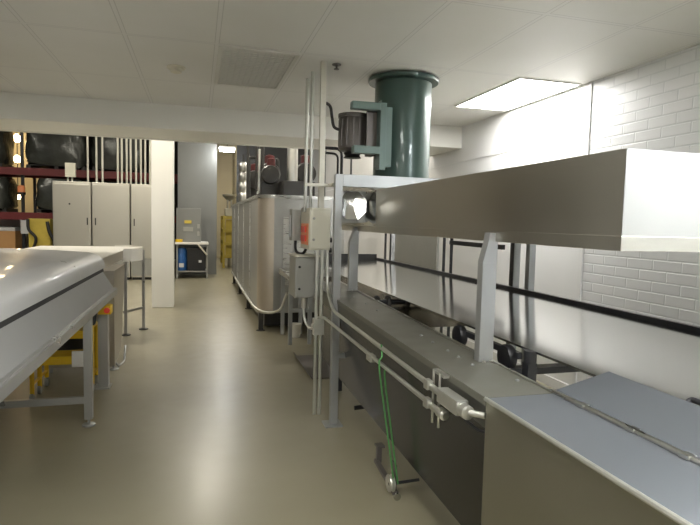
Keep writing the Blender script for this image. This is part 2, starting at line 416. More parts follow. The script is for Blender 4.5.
# hood posts on the deck
def hood_post(y, w):
    z0, z1 = dz(y), 1.34
    p = MB()
    p.box(XD - w, XD, y, y + .045, z0, z1, .003)
    # offset gusset up to the hood lip
    p.poly([(XD - w, y, z1), (XD, y, z1), (XD, y, 1.47), (XD - .038, y, 1.47), (XD - .045, y, 1.43),
            (XD - w, y + .045, z1), (XD, y + .045, z1), (XD, y + .045, 1.47), (XD - .038, y + .045, 1.47), (XD - .045, y + .045, 1.43)],
           [(0, 1, 2, 3, 4), (9, 8, 7, 6, 5), (0, 4, 9, 5), (4, 3, 8, 9), (3, 2, 7, 8), (1, 6, 7, 2)])
    o = obj('hood_post', p, 'frame', line)
    for dx in (-.02, -.05):
        obj('bolt', MB().lathe([(.008, 0), (.008, .008), (0, .01)], (XD + dx * 1.1 + .005, y - .012, z0), n=8), 'steel', o)
    return o
hood_post(2.10, .068)
hood_post(4.22, .075)
# cross members and wheels inside the open frame
obj('cross_bar', MB().box(XD, XB, 2.15, 2.21, .82, .85), 'blacksteel', line, label='black cross bar')
a = MB(); a.box(1.395, 1.44, 2.05, 2.095, .0, .90); a.cyl((1.417, 2.07, .90), (1.417, 2.07, .954), .028)
obj('inner_post', a, 'blacksteel', line, label='black inner post')
sh = obj('wheel_bar', MB().box(1.405, 1.43, 2.15, 2.75, .895, .925), 'blacksteel', line)
for y in (2.70, 2.22):
    obj('wheel', MB().lathe([(.02, -.022), (.055, -.02), (.06, -.012), (.06, .012), (.055, .02), (.02, .022)], (1.395, y, .89), 'x', 28), 'black', sh, 40)
sh = obj('drive_shaft', MB().cyl((1.27, 3.9, .90), (1.9, 3.9, .90), .02), 'blacksteel', line, 40)
for x in (1.31, 1.40, 1.55):
    obj('sprocket', MB().lathe([(.025, -.015), (.05, -.013), (.055, 0), (.05, .013), (.025, .015)], (x, 3.9, .90), 'x', 14), 'darkmach', sh)
for y in (2.3, 4.55):
    obj('back_leg', MB().box(XB - .08, XB - .03, y, y + .05, 0, .986), 'frame', line)
obj('inner_leg', MB().box(1.19, 1.24, 4.6, 4.65, 0, .3), 'blacksteel', line)
# drain stub with a knob
v = obj('drain_valve', MB().cyl((1.10, 3.72, .155), (1.24, 3.72, .165), .016), 'black', line, 40, label='black drain valve')
obj('valve_handle', MB().lathe([(.012, -.02), (.03, -.012), (.034, 0), (.03, .012), (.012, .02)], (1.19, 3.70, .175), 'x', 16), 'boxgrey', v, 40)

# covered near end
cov = thing('machine_cover', 'low stainless cover box at the near end of the processing line', 'machine cover', (1.2, .8, 0))
b = MB(); b.box(XF, XD + .15, -.6, YC, 0, .885)
obj('cabinet_body', b, 'guard', cov)
b = MB(); b.box(XF - .004, XD, -.6, YC + .002, .885, .897, .003); obj('top_plate', b, 'cover', cov)
b = MB(); b.tube([(XF - .003, -.6, .895), (XF - .003, YC, .895)], .008, 8); obj('edge_trim', b, 'conduit', cov, 40)
b = MB(); b.poly([(XD + .004, -.6, .899), (XD + .004, 1.69, .899), (1.435, 1.615, .984), (1.43, -.6, .97),
                  (XD + .004, -.6, .889), (XD + .004, 1.69, .889), (1.435, 1.615, .965), (1.43, -.6, .955)],
                 [(0, 1, 2, 3), (7, 6, 5, 4), (0, 4, 5, 1), (1, 5, 6, 2), (2, 6, 7, 3), (3, 7, 4, 0)])
lid = obj('hinged_lid', b, 'cover', cov)
b = MB(); b.cyl((XD + .002, -.6, .902), (XD + .002, 1.69, .902), .009, 10); obj('hinge_rod', b, 'steel', lid, 40)
for y in (1.52, 1.30, 1.11, .80):
    obj('hinge', MB().box(XD - .012, XD + .018, y - .016, y + .016, .898, .909, .002), 'steel', lid)
obj('lid_handle', MB().tube(bend([(1.43, 1.29, .965), (1.455, 1.29, .985), (1.455, 1.18, .985), (1.43, 1.18, .965)], .012), .009, 8), 'black', lid, 50, label='black lid handle')

# ---------------------------------------------------------------- hood
hood = thing('exhaust_hood', 'long stainless exhaust hood box above the processing line', 'exhaust hood', (1.7, 3, 1.43))
hx0, hx1, hy0, hy1, hz0, hz1 = XD, 2.52, 1.386, 3.80, 1.478, 1.742
h = MB()
h.poly([(hx0, hy0, hz0), (hx0, hy1, hz0), (hx0, hy1, hz1), (hx0, hy0, hz1 + .002)], [(0, 1, 2, 3)])
h.poly([(hx1, hy0, hz0), (hx1, 4.98, hz0), (hx1, 4.98, hz1), (hx1, hy0, hz1)], [(0, 1, 2, 3)])
h.poly([(hx0, hy0, hz1), (hx1, hy0, hz1), (hx1, 4.98, hz1), (hx0, 4.98, hz1)], [(0, 1, 2, 3)])
h.poly([(hx0, 4.98, hz0), (hx1, 4.98, hz0), (hx1, 4.98, hz1), (hx0, 4.98, hz1)], [(0, 1, 2, 3)])
obj('hood_shell', h, 'hood', hood)
obj('end_plate', MB().poly and (lambda q: (q.poly([(hx0, hy0, hz0), (hx1, hy0, hz0), (hx1, hy0, hz1), (hx0, hy0, hz1 + .002)], [(0, 1, 2, 3)]), q)[1])(MB()), 'polish', hood, label='mirror bright end plate')
l = MB()
l.box(hx0 - .012, hx0 + .004, hy0 - .012, 4.99, 1.432, hz0, .002)
l.box(hx0, hx1 + .012, hy0 - .012, hy0 + .004, 1.432, hz0, .002)
l.box(hx1 - .004, hx1 + .012, hy0, 4.99, 1.432, hz0, .002)
obj('lip', l, 'hood', hood)
# cross-broken polished end section
s = MB(); ya, yb, yc = hy1, 4.98, 4.30
s.poly([(hx0, ya, hz0), (hx0, yb, hz0), (hx0, yb, hz1), (hx0, ya, hz1), (hx0 - .035, 4.22, 1.60), (hx0 - .012, 3.98, 1.70), (hx0 - .012, 3.95, 1.53), (hx0 - .02, 4.5, 1.55)],
       [(0, 6, 5, 3), (3, 5, 4, 2), (6, 4, 5), (0, 7, 4, 6), (0, 1, 7), (1, 2, 4, 7)])
obj('end_section', s, 'polish', hood, label='polished creased end section')

def oct_plate(c, n, r, th):
    n = Vector(n).normalized(); u = Vector((0, 0, 1)); u = (u - n * u.dot(n)).normalized(); v = n.cross(u); c = Vector(c)
    ring = [c + (u * math.cos(PI / 8 + k * PI / 4) + v * math.sin(PI / 8 + k * PI / 4)) * r for k in range(8)]
    m = MB(); m.poly([tuple(p) for p in ring] + [tuple(p - n * th) for p in ring] + [tuple(c + n * .006)],
                     [(k, (k + 1) % 8, 16) for k in range(8)] + [tuple(range(15, 7, -1))] + [(k, 8 + k, 8 + (k + 1) % 8, (k + 1) % 8) for k in range(8)])
    return m
obj('glint_plate', oct_plate((1.125, 3.99, 1.63), (-.27, -.95, .15), .115, .006), 'polish', hood, label='polished octagonal plate added for a lamp highlight')  # added facet, tilted to mirror a ceiling panel as a highlight
obj('glint_bracket', MB().box(1.05, 1.24, 4.02, 4.03, 1.50, 1.74), 'frame', hood)
# ---------------------------------------------------------------- plenum + fan
obj_p = MB(); obj_p.box(1.30, 2.06, 4.02, 5.0, hz1 + .002, 1.845, .006)
pl = solo('fan_plenum', obj_p, 'steel', 'low stainless plenum box on the hood under the green fan', 'duct', (1.68, 4.5, hz1 + .002))
FC = (1.70, 4.50)
fan = thing('exhaust_fan', 'dark green upright tube fan with flanged top reaching the ceiling', 'exhaust fan', (FC[0], FC[1], 1.846))
obj('housing', MB().lathe([(.243, 1.860), (.243, 2.69)], (FC[0], FC[1], 0), n=64), 'green', fan, 40)
obj('flange', MB().lathe([(.243, 2.700), (.298, 2.700), (.302, 2.706), (.302, 2.728), (.243, 2.728)], (FC[0], FC[1], 0), n=64), 'green', fan, 40)
fl = obj('base_flange', MB().lathe([(.285, 1.846), (.285, 1.861), (.243, 1.863)], (FC[0], FC[1], 0), n=64), 'green', fan, 40)
for k in range(12):
    a = 2 * PI * k / 12 + .2
    obj('bolt', MB().lathe([(.009, 1.861), (.009, 1.871), (0, 1.873)], (FC[0] + 0.264 * math.cos(a), FC[1] + 0.264 * math.sin(a), 0), n=6), 'steel', fl)
b = MB(); b.box(1.385, 1.46, 4.22, 4.255, 1.93, 2.465, .004); b.box(1.385, 1.392, 4.15, 4.22, 1.93, 2.465); b.box(1.40, 1.52, 4.255, 4.33, 1.96, 2.44)
br = obj('motor_bracket', b, 'greenlt', fan)
obj('bracket_arm', MB().box(1.15, 1.386, 4.14, 4.22, 2.385, 2.445, .012), 'greenlt', br)
obj('bracket_arm', MB().box(1.17, 1.386, 4.14, 4.22, 2.045, 2.105, .006), 'greenlt', br)
b = MB(); b.box(1.30, 1.386, 4.24, 4.26, 2.07, 2.40); obj('belt_guard', b, 'motor', br)
mo = obj('motor', MB().lathe([(.02, 2.085), (.10, 2.09), (.118, 2.11), (.118, 2.36), (.10, 2.385), (.03, 2.39)], (1.235, 4.42, 0), n=28), 'motor', fan, 40)
b = MB(); b.lathe([(.124, 2.36), (.124, 2.39), (.06, 2.40)], (1.235, 4.42, 0), n=28)
obj('motor_cap', b, 'motor', mo, 40)
b = MB()
for k in range(14):
    a = 2 * PI * k / 14
    b.box(1.235 + .118 * math.cos(a) - .004, 1.235 + .118 * math.cos(a) + .004, 4.42 + .118 * math.sin(a) - .004, 4.42 + .118 * math.sin(a) + .004, 2.13, 2.34)
obj('cooling_fins', b, 'motor', mo)
obj('pulley', MB().lathe([(.03, 2.09), (.075, 2.075), (.06, 2.055), (.075, 2.035), (.02, 2.03)], (1.235, 4.42, 0), n=20), 'black', mo, 40)
b = MB(); b.box(1.34, 1.40, 4.30, 4.42, 2.05, 2.40, .01); obj('terminal_box', b, 'darkmach', mo)
obj('cable_whip', MB().tube(smooth_path([(1.13, 4.42, 2.26), (1.075, 4.42, 2.28), (1.055, 4.42, 2.36), (1.04, 4.42, 2.44), (1.0, 4.42, 2.47)]), .013, 8), 'darkmach', mo, 50, label='dark flexible cable')
pp = MB(); pp.tube(bend([(1.22, 5.4, 2.24), (1.40, 5.4, 2.24), (1.40, 5.4, 1.76)], .07), .016, 8)
pp.tube(bend([(1.22, 5.4, 2.19), (1.36, 5.4, 2.19), (1.36, 5.4, 1.76)], .06), .012, 8)
pp.cyl((1.5, 5.4, 1.745), (1.5, 5.4, 2.16), .01, 8)

# ================================================================== CONTROL BOXES, POLES, CONDUITS
t = thing('control_box', 'beige upright control box with red switches, upper of the two on the conduit post', 'control box', (.88, 4.2, 1.29))
obj('enclosure', MB().box(.812, .975, 4.06, 4.42, 1.285, 1.605, .006), 'box', t)
dr = obj('door', MB().box(.818, .971, 4.045, 4.06, 1.295, 1.597, .004), 'box', t)
for z in (1.525, 1.365): obj('latch', MB().lathe([(.010, 0), (.010, -.008), (.004, -.012)], (.842, 4.045, z), 'y', 12), 'boxgrey', dr, 40)
lb = obj('switch_plate', MB().box(.808, .812, 4.10, 4.38, 1.32, 1.485), 'orange', t, label='orange switch plate')
for z in (1.37, 1.44): obj('switch', MB().box(.796, .808, 4.16, 4.33, z - .024, z + .024, .003), 'red', lb, label='red switch')
b = MB(); b.box(.79, .812, 4.20, 4.27, 1.575, 1.61, .004); obj('label_plate', b, 'boxgrey', t)
b = MB()
for z in (1.28, 1.36): b.cyl((.99, 4.16, z), (1.01, 4.16, z), .02, 12)
obj('cable_gland', b, 'black', t, 40)
t = thing('disconnect_switch', 'small grey disconnect switch beside the beige control box', 'switch box', (.80, 4.45, 1.36))
obj('case', MB().box(.745, .84, 4.47, 4.60, 1.34, 1.60, .008), 'boxgrey', t)
obj('lever', MB().box(.73, .745, 4.50, 4.53, 1.37, 1.55, .003), 'frame', t)
b = MB(); b.tube(smooth_path([(.79, 4.53, 1.34), (.79, 4.53, 1.27), (.80, 4.48, 1.24), (.83, 4.40, 1.24), (.85, 4.36, 1.284)]), .012, 8); obj('cable', b, 'black', t, 40)

t = thing('junction_box', 'grey steel junction box hung below the beige control box', 'junction box', (.83, 4.3, .87))
obj('enclosure', MB().box(.745, .935, 4.26, 4.56, .89, 1.225, .005), 'boxgrey', t)
dr = obj('door', MB().box(.755, .94, 4.247, 4.26, .90, 1.215, .004), 'boxgrey', t)
for z in (1.14, .965): obj('latch', MB().lathe([(.010, 0), (.010, -.008), (.004, -.012)], (.775, 4.247, z), 'y', 12), 'darkmach', dr, 40)
obj('top_flange', MB().box(.735, .945, 4.235, 4.57, 1.22, 1.232, .002), 'box', t)
obj('fitting', MB().cyl((.83, 4.32, .80), (.83, 4.32, .89), .022, 12), 'strut', t, 40)
solo('flexible_conduit', MB().tube(smooth_path([(.83, 4.32, .80), (.835, 4.31, .72), (.86, 4.25, .655), (.895, 4.13, .665)]), .013, 8), 'conduit',
     'short grey flexible conduit looping from the grey junction box to the post', 'conduit', (.83, 4.32, .66), smooth=60)

# posts: from ceiling to boxes
b = MB(); b.box(.915, .957, 4.215, 4.257, 1.605, CZ)
for z in [1.68 + .05 * i for i in range(21)]: b.box(.928, .944, 4.2125, 4.2155, z, z + .025)
solo('strut_post', b, 'strut', 'tan slotted strut post from the ceiling to the beige control box', 'post', (.936, 4.236, 1.605))
g = 'thin conduits beside the strut post'
solo('ceiling_conduit', MB().cyl((.915, 4.55, 1.26), (.915, 4.55, CZ), .0155, 12), 'conduit',
     'grey vertical ceiling conduit directly left of the tan strut post', 'conduit', (.915, 4.55, 1.26), g, 60)
solo('ceiling_conduit', MB().cyl((.915, 4.78, 1.26), (.915, 4.78, CZ), .0155, 12), 'conduit',
     'grey vertical ceiling conduit furthest left of the tan strut post', 'conduit', (.915, 4.78, 1.26), g, 60)
b = MB(); b.box(.80, 1.02, 4.195, 4.213, 1.775, 1.80); b.box(.99, 1.03, 4.10, 4.20, 1.775, 1.80)
t = solo('strut_clamp', b, 'strut', 'small horizontal strut bracket clamping the ceiling posts', 'bracket', (.9, 4.2, 1.775))

b = MB(); b.cyl((.879, 4.075, .0), (.879, 4.075, 1.285), .0135, 12)
solo('floor_conduit', b, 'conduit', 'left of the two upright conduits standing on the floor under the control box', 'conduit', (.879, 4.075, 0), 'upright floor conduits', 60)
b = MB(); b.cyl((.918, 4.075, .0), (.918, 4.075, 1.285), .0135, 12)
solo('floor_conduit', b, 'conduit', 'right of the two upright conduits standing on the floor under the control box', 'conduit', (.918, 4.075, 0), 'upright floor conduits', 60)
b = MB(); b.box(.855, .94, 4.045, 4.10, .63, .76, .006); b.cyl((.865, 4.04, .70), (.865, 4.10, .70), .02, 10)
solo('conduit_fitting', b, 'conduit', 'grey clamp fitting round the upright floor conduits', 'fitting', (.9, 4.075, .63))

t = thing('side_conduit', 'upper of the two long conduits along the front of the processing line', 'conduit', (.93, 3, .85), 'long conduits along the machine')
obj('pipe', MB().tube(bend([(.955, 4.06, 1.285), (.955, 4.04, .985), (.93, 3.75, .870), (.93, 1.86, .832)], .12, 7), .0115, 12), 'conduit', t, 60)
obj('coupling', MB().box(.905, .955, 1.755, 1.93, .805, .862, .010), 'conduit', t)
obj('coupling_end', MB().lathe([(.018, 0), (.026, .004), (.026, .04), (.018, .045)], (.93, 1.71, .832), 'y', 16), 'conduit', t, 40)
obj('lead_pipe', MB().cyl((.93, 1.725, .832), (.975, 1.673, .833), .012, 10), 'conduit', t, 40)
t = thing('side_conduit', 'lower of the two long conduits along the front of the processing line', 'conduit', (.93, 3, .77), 'long conduits along the machine')
obj('pipe', MB().tube(bend([(.90, 4.09, .76), (.93, 4.02, .772), (.93, 1.93, .757)], .04, 5), .011, 12), 'conduit', t, 60)
obj('end_cap', MB().lathe([(.014, .05), (.021, .045), (.021, .0), (.012, -.008)], (.93, 1.90, .757), 'y', 16), 'conduit', t, 40)
obj('fitting', MB().box(.912, .948, 2.80, 2.88, .735, .772, .006), 'conduit', t)
b = MB()
for y in (1.985, 2.045): b.cyl((.945, y, .675), (.945, y, .90), .0055, 8)
for z in (.838, .76): b.box(.935, .965, 1.95, 2.08, z - .028, z - .016); b.box(.91, .935, 2.03, 2.07, z - .02, z + .02, .004)
b.box(.95, .985, 1.96, 2.07, .885, .897)
solo('conduit_hanger', b, 'conduit', 'threaded rod hanger clamping the long conduits near the cover', 'bracket', (.945, 2.01, .675))
solo('power_cable', MB().tube(smooth_path([(.945, 1.86, .80), (.965, 1.78, .775), (.975, 1.72, .765), (.99, 1.66, .772)]), .006, 8), 'black',
     'thin black cable running from the conduit coupling to the cover', 'cable', (.94, 1.84, .77), smooth=60)
b = MB()
b.tube(smooth_path([(.925, 2.66, .868), (.92, 2.63, .81), (.915, 2.655, .75), (.98, 2.70, .42), (1.045, 2.735, .085)], 4), .0045, 6)
b.tube(smooth_path([(.932, 2.60, .762), (.935, 2.62, .70), (1.0, 2.68, .40), (1.065, 2.72, .07)], 4), .0045, 6)
solo('green_rope', b, 'rope', 'thin green rope tied from the long conduits down to the floor pulley', 'rope', (1.05, 2.73, .07), smooth=60)

# floor roller bracket
t = thing('floor_pulley', 'small steel pulley bracket on the floor at the end of the green rope', 'pulley', (1.05, 2.8, 0))
b = MB(); b.bar((1.085, 3.16, .012), (1.055, 2.72, .012), .028, .02); b.box(1.085, 1.115, 3.14, 3.17, 0, .11); b.box(1.08, 1.13, 3.125, 3.185, .10, .112)
obj('base_arm', b, 'motor', t)
obj('pulley_wheel', MB().lathe([(.012, -.014), (.046, -.014), (.048, -.008), (.036, 0), (.048, .008), (.046, .014), (.012, .014)], (1.035, 2.755, .062), 'x', 24), 'conduit', t, 40)
b = MB(); b.box(1.055, 1.063, 2.735, 2.80, .0, .17); obj('side_plate', b, 'motor', t)
obj('tie_rod', MB().cyl((1.02, 2.745, .062), (1.20, 2.745, .068), .009, 8), 'blacksteel', t, 40, label='black tie rod')
obj('clip', MB().lathe([(.006, -.006), (.02, -.006), (.02, .006), (.006, .006)], (1.045, 2.675, .022), 'y', 16), 'polish', t, 40)

# ================================================================== OVEN (behind, right of the aisle)
ov = thing('tunnel_oven', 'long stainless tunnel oven with rounded front corner beyond the white header', 'oven', (1.3, 10, 0))
OX0, OX1, OY0, OY1, OZ0, OZ1 = .78, 1.95, 7.30, 13.3, .255, 1.80
R = .20
corner = [(OX0 + R - R * math.cos(a), OY0 + R - R * math.sin(a)) for a in [PI / 2 * k / 8 for k in range(9)]]
b = MB(); b.prism([(OX0, OY0 + R), (OX0, OY1), (OX1, OY1), (OX1, OY0), (OX0 + R, OY0), (OX0 + R, OY0 + R)], 'z', OZ0, OZ1); obj('body', b, 'oven', ov)
b = MB(); b.strip(corner, 'z', OZ0, OZ1); obj('rounded_corner', b, 'oven_reflect', ov, 60)
capc = [(OX0 + R - (R + .02) * math.cos(a), OY0 + R - (R + .02) * math.sin(a)) for a in [PI / 2 * k / 8 for k in range(9)]]
b = MB(); b.prism(capc + [(OX1 + .01, OY0 - .02), (OX1 + .01, OY1), (OX0 - .02, OY1)], 'z', OZ1, OZ1 + .045); obj('top_edge', b, 'steel', ov)
b = MB()
for y in (8.55, 9.8, 11.1, 12.3): b.box(OX0 - .012, OX0, y, y + .04, OZ0, OZ1)
obj('seam_strips', b, 'steel', ov)
b = MB(); b.strip([(p[0] - .004, p[1] - .004) for p in corner], 'z', OZ0 - .01, OZ0 + .03); b.box(OX0 - .012, OX0, OY0 + R, OY1, OZ0 - .01, OZ0 + .03); obj('base_trim', b, 'steel', ov)
for x in (1.10, 1.26, 1.42):
    obj('front_panel', MB().box(x, x + .13, OY0 - .02, OY0, .62, 1.55, .006), 'steel', ov)
for y in (7.42, 9.3, 11.2, 13.1):
    l = obj('leg', MB().box(OX0 + .02, OX0 + .08, y - .03, y + .03, .012, OZ0), 'darkmach', ov)
    obj('foot', MB().lathe([(.06, 0), (.06, .008), (.02, .014)], (OX0 + .05, y, 0), n=16), 'darkmach', l)
obj('leg', MB().box(1.8, 1.86, 7.4, 7.46, 0, OZ0), 'darkmach', ov)
b = MB(); b.box(OX0 + .12, 1.9, 7.6, 13.2, .03, .24); obj('under_tray', b, 'darkmach', ov, label='dark undercarriage')
# discharge stand between oven and processing line
t = thing('transfer_stand', 'low steel transfer stand between the oven and the processing line', 'stand', (1.1, 6.6, 0))
for x, y in ((1.06, 6.48), (1.30, 6.48), (1.06, 7.1), (1.30, 7.1)):
    obj('leg', MB().box(x, x + .045, y, y + .045, 0, .80), 'frame', t)
obj('top_plate', MB().box(1.04, 1.33, 6.20, 7.25, .80, .83), 'steel', t)
b = MB(); b.bar((1.04, 7.1, .86), (1.04, 5.2, .80), .03, .05); obj('side_rail', b, 'steel', t)
b = MB(); b.bar((1.085, 6.5, .42), (1.30, 6.5, .42), .03, .04); obj('cross_bar', b, 'frame', t); b = MB(); b.bar((1.085, 6.5, .70), (1.30, 6.5, .70), .02, .2); obj('apron', b, 'frame', t)
solo('drip_tray', MB().prism([(1.05, .0), (1.75, .0), (1.78, .05), (1.765, .05), (1.74, .012), (1.06, .012), (1.035, .05), (1.02, .05)], 'y', 5.0, 5.9), 'motor',
     'shallow dark tray on the floor under the transfer stand', 'tray', (1.4, 5.4, 0))
t = solo('floor_bucket', MB().lathe([(.07, 0), (.085, .16), (.088, .17), (.08, .17), (.066, .01)], (1.22, 6.95, 0), n=24), 'whiteplastic',
         'small white pail on the floor under the transfer stand', 'bucket', (1.22, 6.95, 0), smooth=40)
solo('air_hose', MB().tube(smooth_path([(.745, 11.5, .30), (.745, 9.5, .29), (.745, 8.2, .30), (.76, 7.4, .31), (.90, 7.2, .28), (1.02, 6.95, .36), (1.05, 6.7, .55), (1.06, 6.6, .62)]), .017, 8), 'conduit',
     'pale hose running along the foot of the oven and up to the transfer stand', 'hose', (.9, 7.2, .28), smooth=60)

# ---- machinery on top of the oven
OT = OZ1 + .046
g = 'machinery on the oven roof'
t = thing('exhaust_duct', 'shiny steel exhaust pipe rising from the oven roof', 'duct', (1.43, 8.6, OT), g)
obj('pipe', MB().cyl((1.43, 8.6, 2.12), (1.43, 8.6, 2.66), .085, 24), 'duct', t, 40)
obj('collar', MB().lathe([(.10, 2.66), (.10, 2.80), (.085, 2.81), (.085, 3.5)], (1.43, 8.6, 0), n=24), 'boxgrey', t, 40)
obj('fan_box', MB().box(1.25, 1.62, 8.4, 8.8, OT, 2.12, .02), 'darkmach', t)
def burner(x, y, sc, label, m='darkmach', m2='redmach'):
    t = thing('burner_unit', label, 'burner', (x, y, OT), g)
    obj('housing', MB().box(x - .16 * sc, x + .16 * sc, y - .18 * sc, y + .18 * sc, OT, OT + .30 * sc, .02), m, t)
    obj('blower', MB().lathe([(.05, -.10 * sc), (.15 * sc, -.09 * sc), (.17 * sc, 0), (.15 * sc, .09 * sc), (.05, .10 * sc)], (x, y - .20 * sc, OT + .42 * sc), 'y', 24), m, t, 40)
    obj('motor', MB().lathe([(.03, 0), (.075 * sc, .01), (.075 * sc, .18 * sc), (.03, .20 * sc)], (x + .02, y - .1, OT + .52 * sc), 'z', 16), m2, t, 40)
    obj('gas_pipe', MB().tube(bend([(x - .2 * sc, y, OT + .1), (x - .2 * sc, y - .25 * sc, OT + .1), (x - .2 * sc, y - .25 * sc, OT + .85 * sc)], .05), .02, 10), 'duct' if sc < 1 else m, t, 40)
burner(1.10, 8.9, .9, 'dark burner unit nearest the left edge of the oven roof')
burner(1.25, 10.3, 1.2, 'dark burner unit with red motor midway along the oven roof')
burner(1.75, 9.4, 1.1, 'dark burner unit behind the shiny exhaust pipe')
burner(1.15, 12.0, 1.2, 'dark burner unit at the far end of the oven roof')
for i, (x, y, r, top, lab) in enumerate([(1.06, 9.6, .045, 3.6, 'thick dark upright pipe on the oven roof near its left edge'),
                                   (1.85, 8.3, .05, 3.4, 'thick dark upright pipe on the oven roof right of the shiny exhaust'),
                                   (.93, 10.8, .03, 3.6, 'slim dark upright pipe on the oven roof beside the aisle')]):
    t = thing('roof_pipe', lab, 'pipe', (x, y, OT), g)
    obj('pipe', MB().cyl((x, y, OT), (x, y, top), r, 14), 'darkmach', t, 40)
    obj('flange', MB().lathe([(r * 2, OT), (r * 2, OT + .02), (r, OT + .025)], (x, y, 0), n=16), 'darkmach', t, 40)
t = thing('gas_manifold', 'dark gas pipe bridge with red valves above the oven roof', 'pipe', (1.3, 11.1, OT), g)
obj('pipe', MB().tube(bend([(.98, 11.1, OT), (.98, 11.1, 2.75), (1.55, 11.1, 2.75), (1.55, 11.1, OT)], .06), .03, 10), 'darkmach', t, 40)
for x in (1.15, 1.40): obj('valve', MB().lathe([(.02, -.05), (.06, -.03), (.06, .03), (.02, .05)], (x, 11.1, 2.75), 'x', 16), 'redmach', t, 40)
t = thing('vent_stack', 'row of bright round duct elbows on the oven roof beside the aisle', 'duct', (.9, 11.5, OT), g)
for i in range(4):
    obj('duct_segment', MB().lathe([(.09, 0), (.11, .05), (.11, .15), (.09, .2)], (.92, 11.6, OT + .02 + .21 * i), n=16), 'duct', t, 40)
p = obj('roof_pipes_bent', pp, 'black', None, 60)
p.name = 'bent_pipe'; tag(p, 'pair of thin black bent pipes dropping behind the fan motor', 'pipe')
p.data.transform(Matrix.Translation((-1.4, -5.4, -1.745))); p.location = (1.4, 5.4, 1.745)

# yellow guarded machine beyond the oven + small grey box
t = thing('yellow_guard_rail', 'yellow guard fence past the far end of the oven beside the lit corridor', 'guard rail', (.9, 18.5, 0))
for x, y in ((.74, 17.4), (.76, 19.5), (1.10, 17.4)):
    obj('post', MB().box(x, x + .07, y, y + .07, 0, 1.62), 'yellowdull', t)
b = MB()
for z in (.35, .75, 1.15, 1.56): b.bar((.78, 17.43, z), (.80, 19.5, z), .04, .12); b.bar((.78, 17.43, z), (1.13, 17.43, z), .04, .10)
obj('rail', b, 'yellowdull', t)
b = MB(); b.box(.83, 1.08, 17.5, 17.54, .3, 1.5); obj('mesh_panel', b, 'yellowdull', t)
t = thing('pump_unit', 'pale grey pump unit standing behind the yellow guard fence', 'machine', (.98, 18.2, 0))
obj('casing', MB().box(.84, 1.14, 18.0, 18.4, 1.62, 1.86, .02), 'box', t)
for x in (.92, 1.04): obj('pipe', MB().cyl((x, 18.1, 1.86), (x, 18.1, 2.16), .03), 'conduit', t, 40)
obj('hopper', MB().lathe([(.06, 2.10), (.22, 2.26), (.22, 2.31), (.06, 2.32)], (.98, 18.15, 0), n=20), 'boxgrey', t, 40)
obj('pedestal', MB().box(.93, 1.03, 18.1, 18.2, 0, 1.62), 'box', t)

t = thing('hanging_tube_light', 'bright fluorescent tube light at the end of the corridor', 'ceiling light', (.74, 15.0, 3.36))
obj('housing', MB().box(.53, .95, 14.9, 15.15, 3.39, 3.44), 'white', t)
obj('tube', MB().box(.55, .93, 14.92, 15.13, 3.31, 3.39, .02), 'tube', t)
obj('rod', MB().cyl((.74, 15.0, 3.44), (.74, 15.0, 5.2), .01, 6), 'darkmach', t)

# ================================================================== WAREHOUSE, LEFT AND CENTRE
g = 'stainless cabinets beyond the opening'
CY = 14.0
xs = [-3.24, -2.41, -1.56, -.71]
labs = ['left of the three tall stainless cabinets, with a dark spot on its door',
        'middle of the three tall stainless cabinets beyond the opening',
        'right of the three tall stainless cabinets, partly behind the white column']
for i in range(3):
    x0, x1 = xs[i] + .012, xs[i + 1] - .012
    t = thing('steel_cabinet', labs[i], 'cabinet', ((x0 + x1) / 2, CY + .3, 0), g)
    obj('body', MB().box(x0, x1, CY, CY + .6, .06, 2.30, .01), 'cab', t)
    dr = obj('door', MB().box(x0 + .02, x1 - .02, CY - .025, CY, .55, 2.25, .012), 'cab', t)
    hx = x1 - .07 if i == 0 else x0 + .08
    obj('handle', MB().box(hx - .012, hx + .012, CY - .055, CY - .025, 1.30, 1.47, .005), 'darkmach', dr)
    if i == 0: obj('lock', MB().lathe([(.02, 0), (.02, -.012), (0, -.014)], (x0 + .36, CY - .025, 1.78), 'y', 12), 'black', dr)
    obj('lower_panel', MB().box(x0 + .02, x1 - .02, CY - .018, CY, .10, .52, .008), 'boxgrey', t)
    obj('plinth', MB().box(x0 + .03, x1 - .03, CY + .03, CY + .57, 0, .06), 'black', t)
g = 'grey conduits rising from the cabinet tops'
cx = [-2.52, -2.33, -2.20, -1.86, -1.77, -1.66, -1.57, -1.45, -1.34, -1.24, -1.13, -1.04]
for i, x in enumerate(cx):
    solo('cabinet_conduit', MB().cyl((x, CY + .25, 2.301), (x, CY + .25, 5.2), .024, 10), 'strut',
         f'{ORD[i]} from the left of the grey conduits rising above the stainless cabinets', 'conduit', (x, CY + .25, 2.301), g, 60)
t = thing('wall_junction_box', 'small pale grey box above the left stainless cabinet', 'junction box', (-2.9, CY + .3, 2.30))
obj('box', MB().box(-3.02, -2.80, CY + .28, CY + .40, 2.42, 2.75, .008), 'box', t)
b = MB()
for x in (-2.97, -2.88): b.cyl((x, CY + .34, 2.301), (x, CY + .34, 2.42), .018, 8)
obj('stub_pipe', b, 'strut', t, 40)

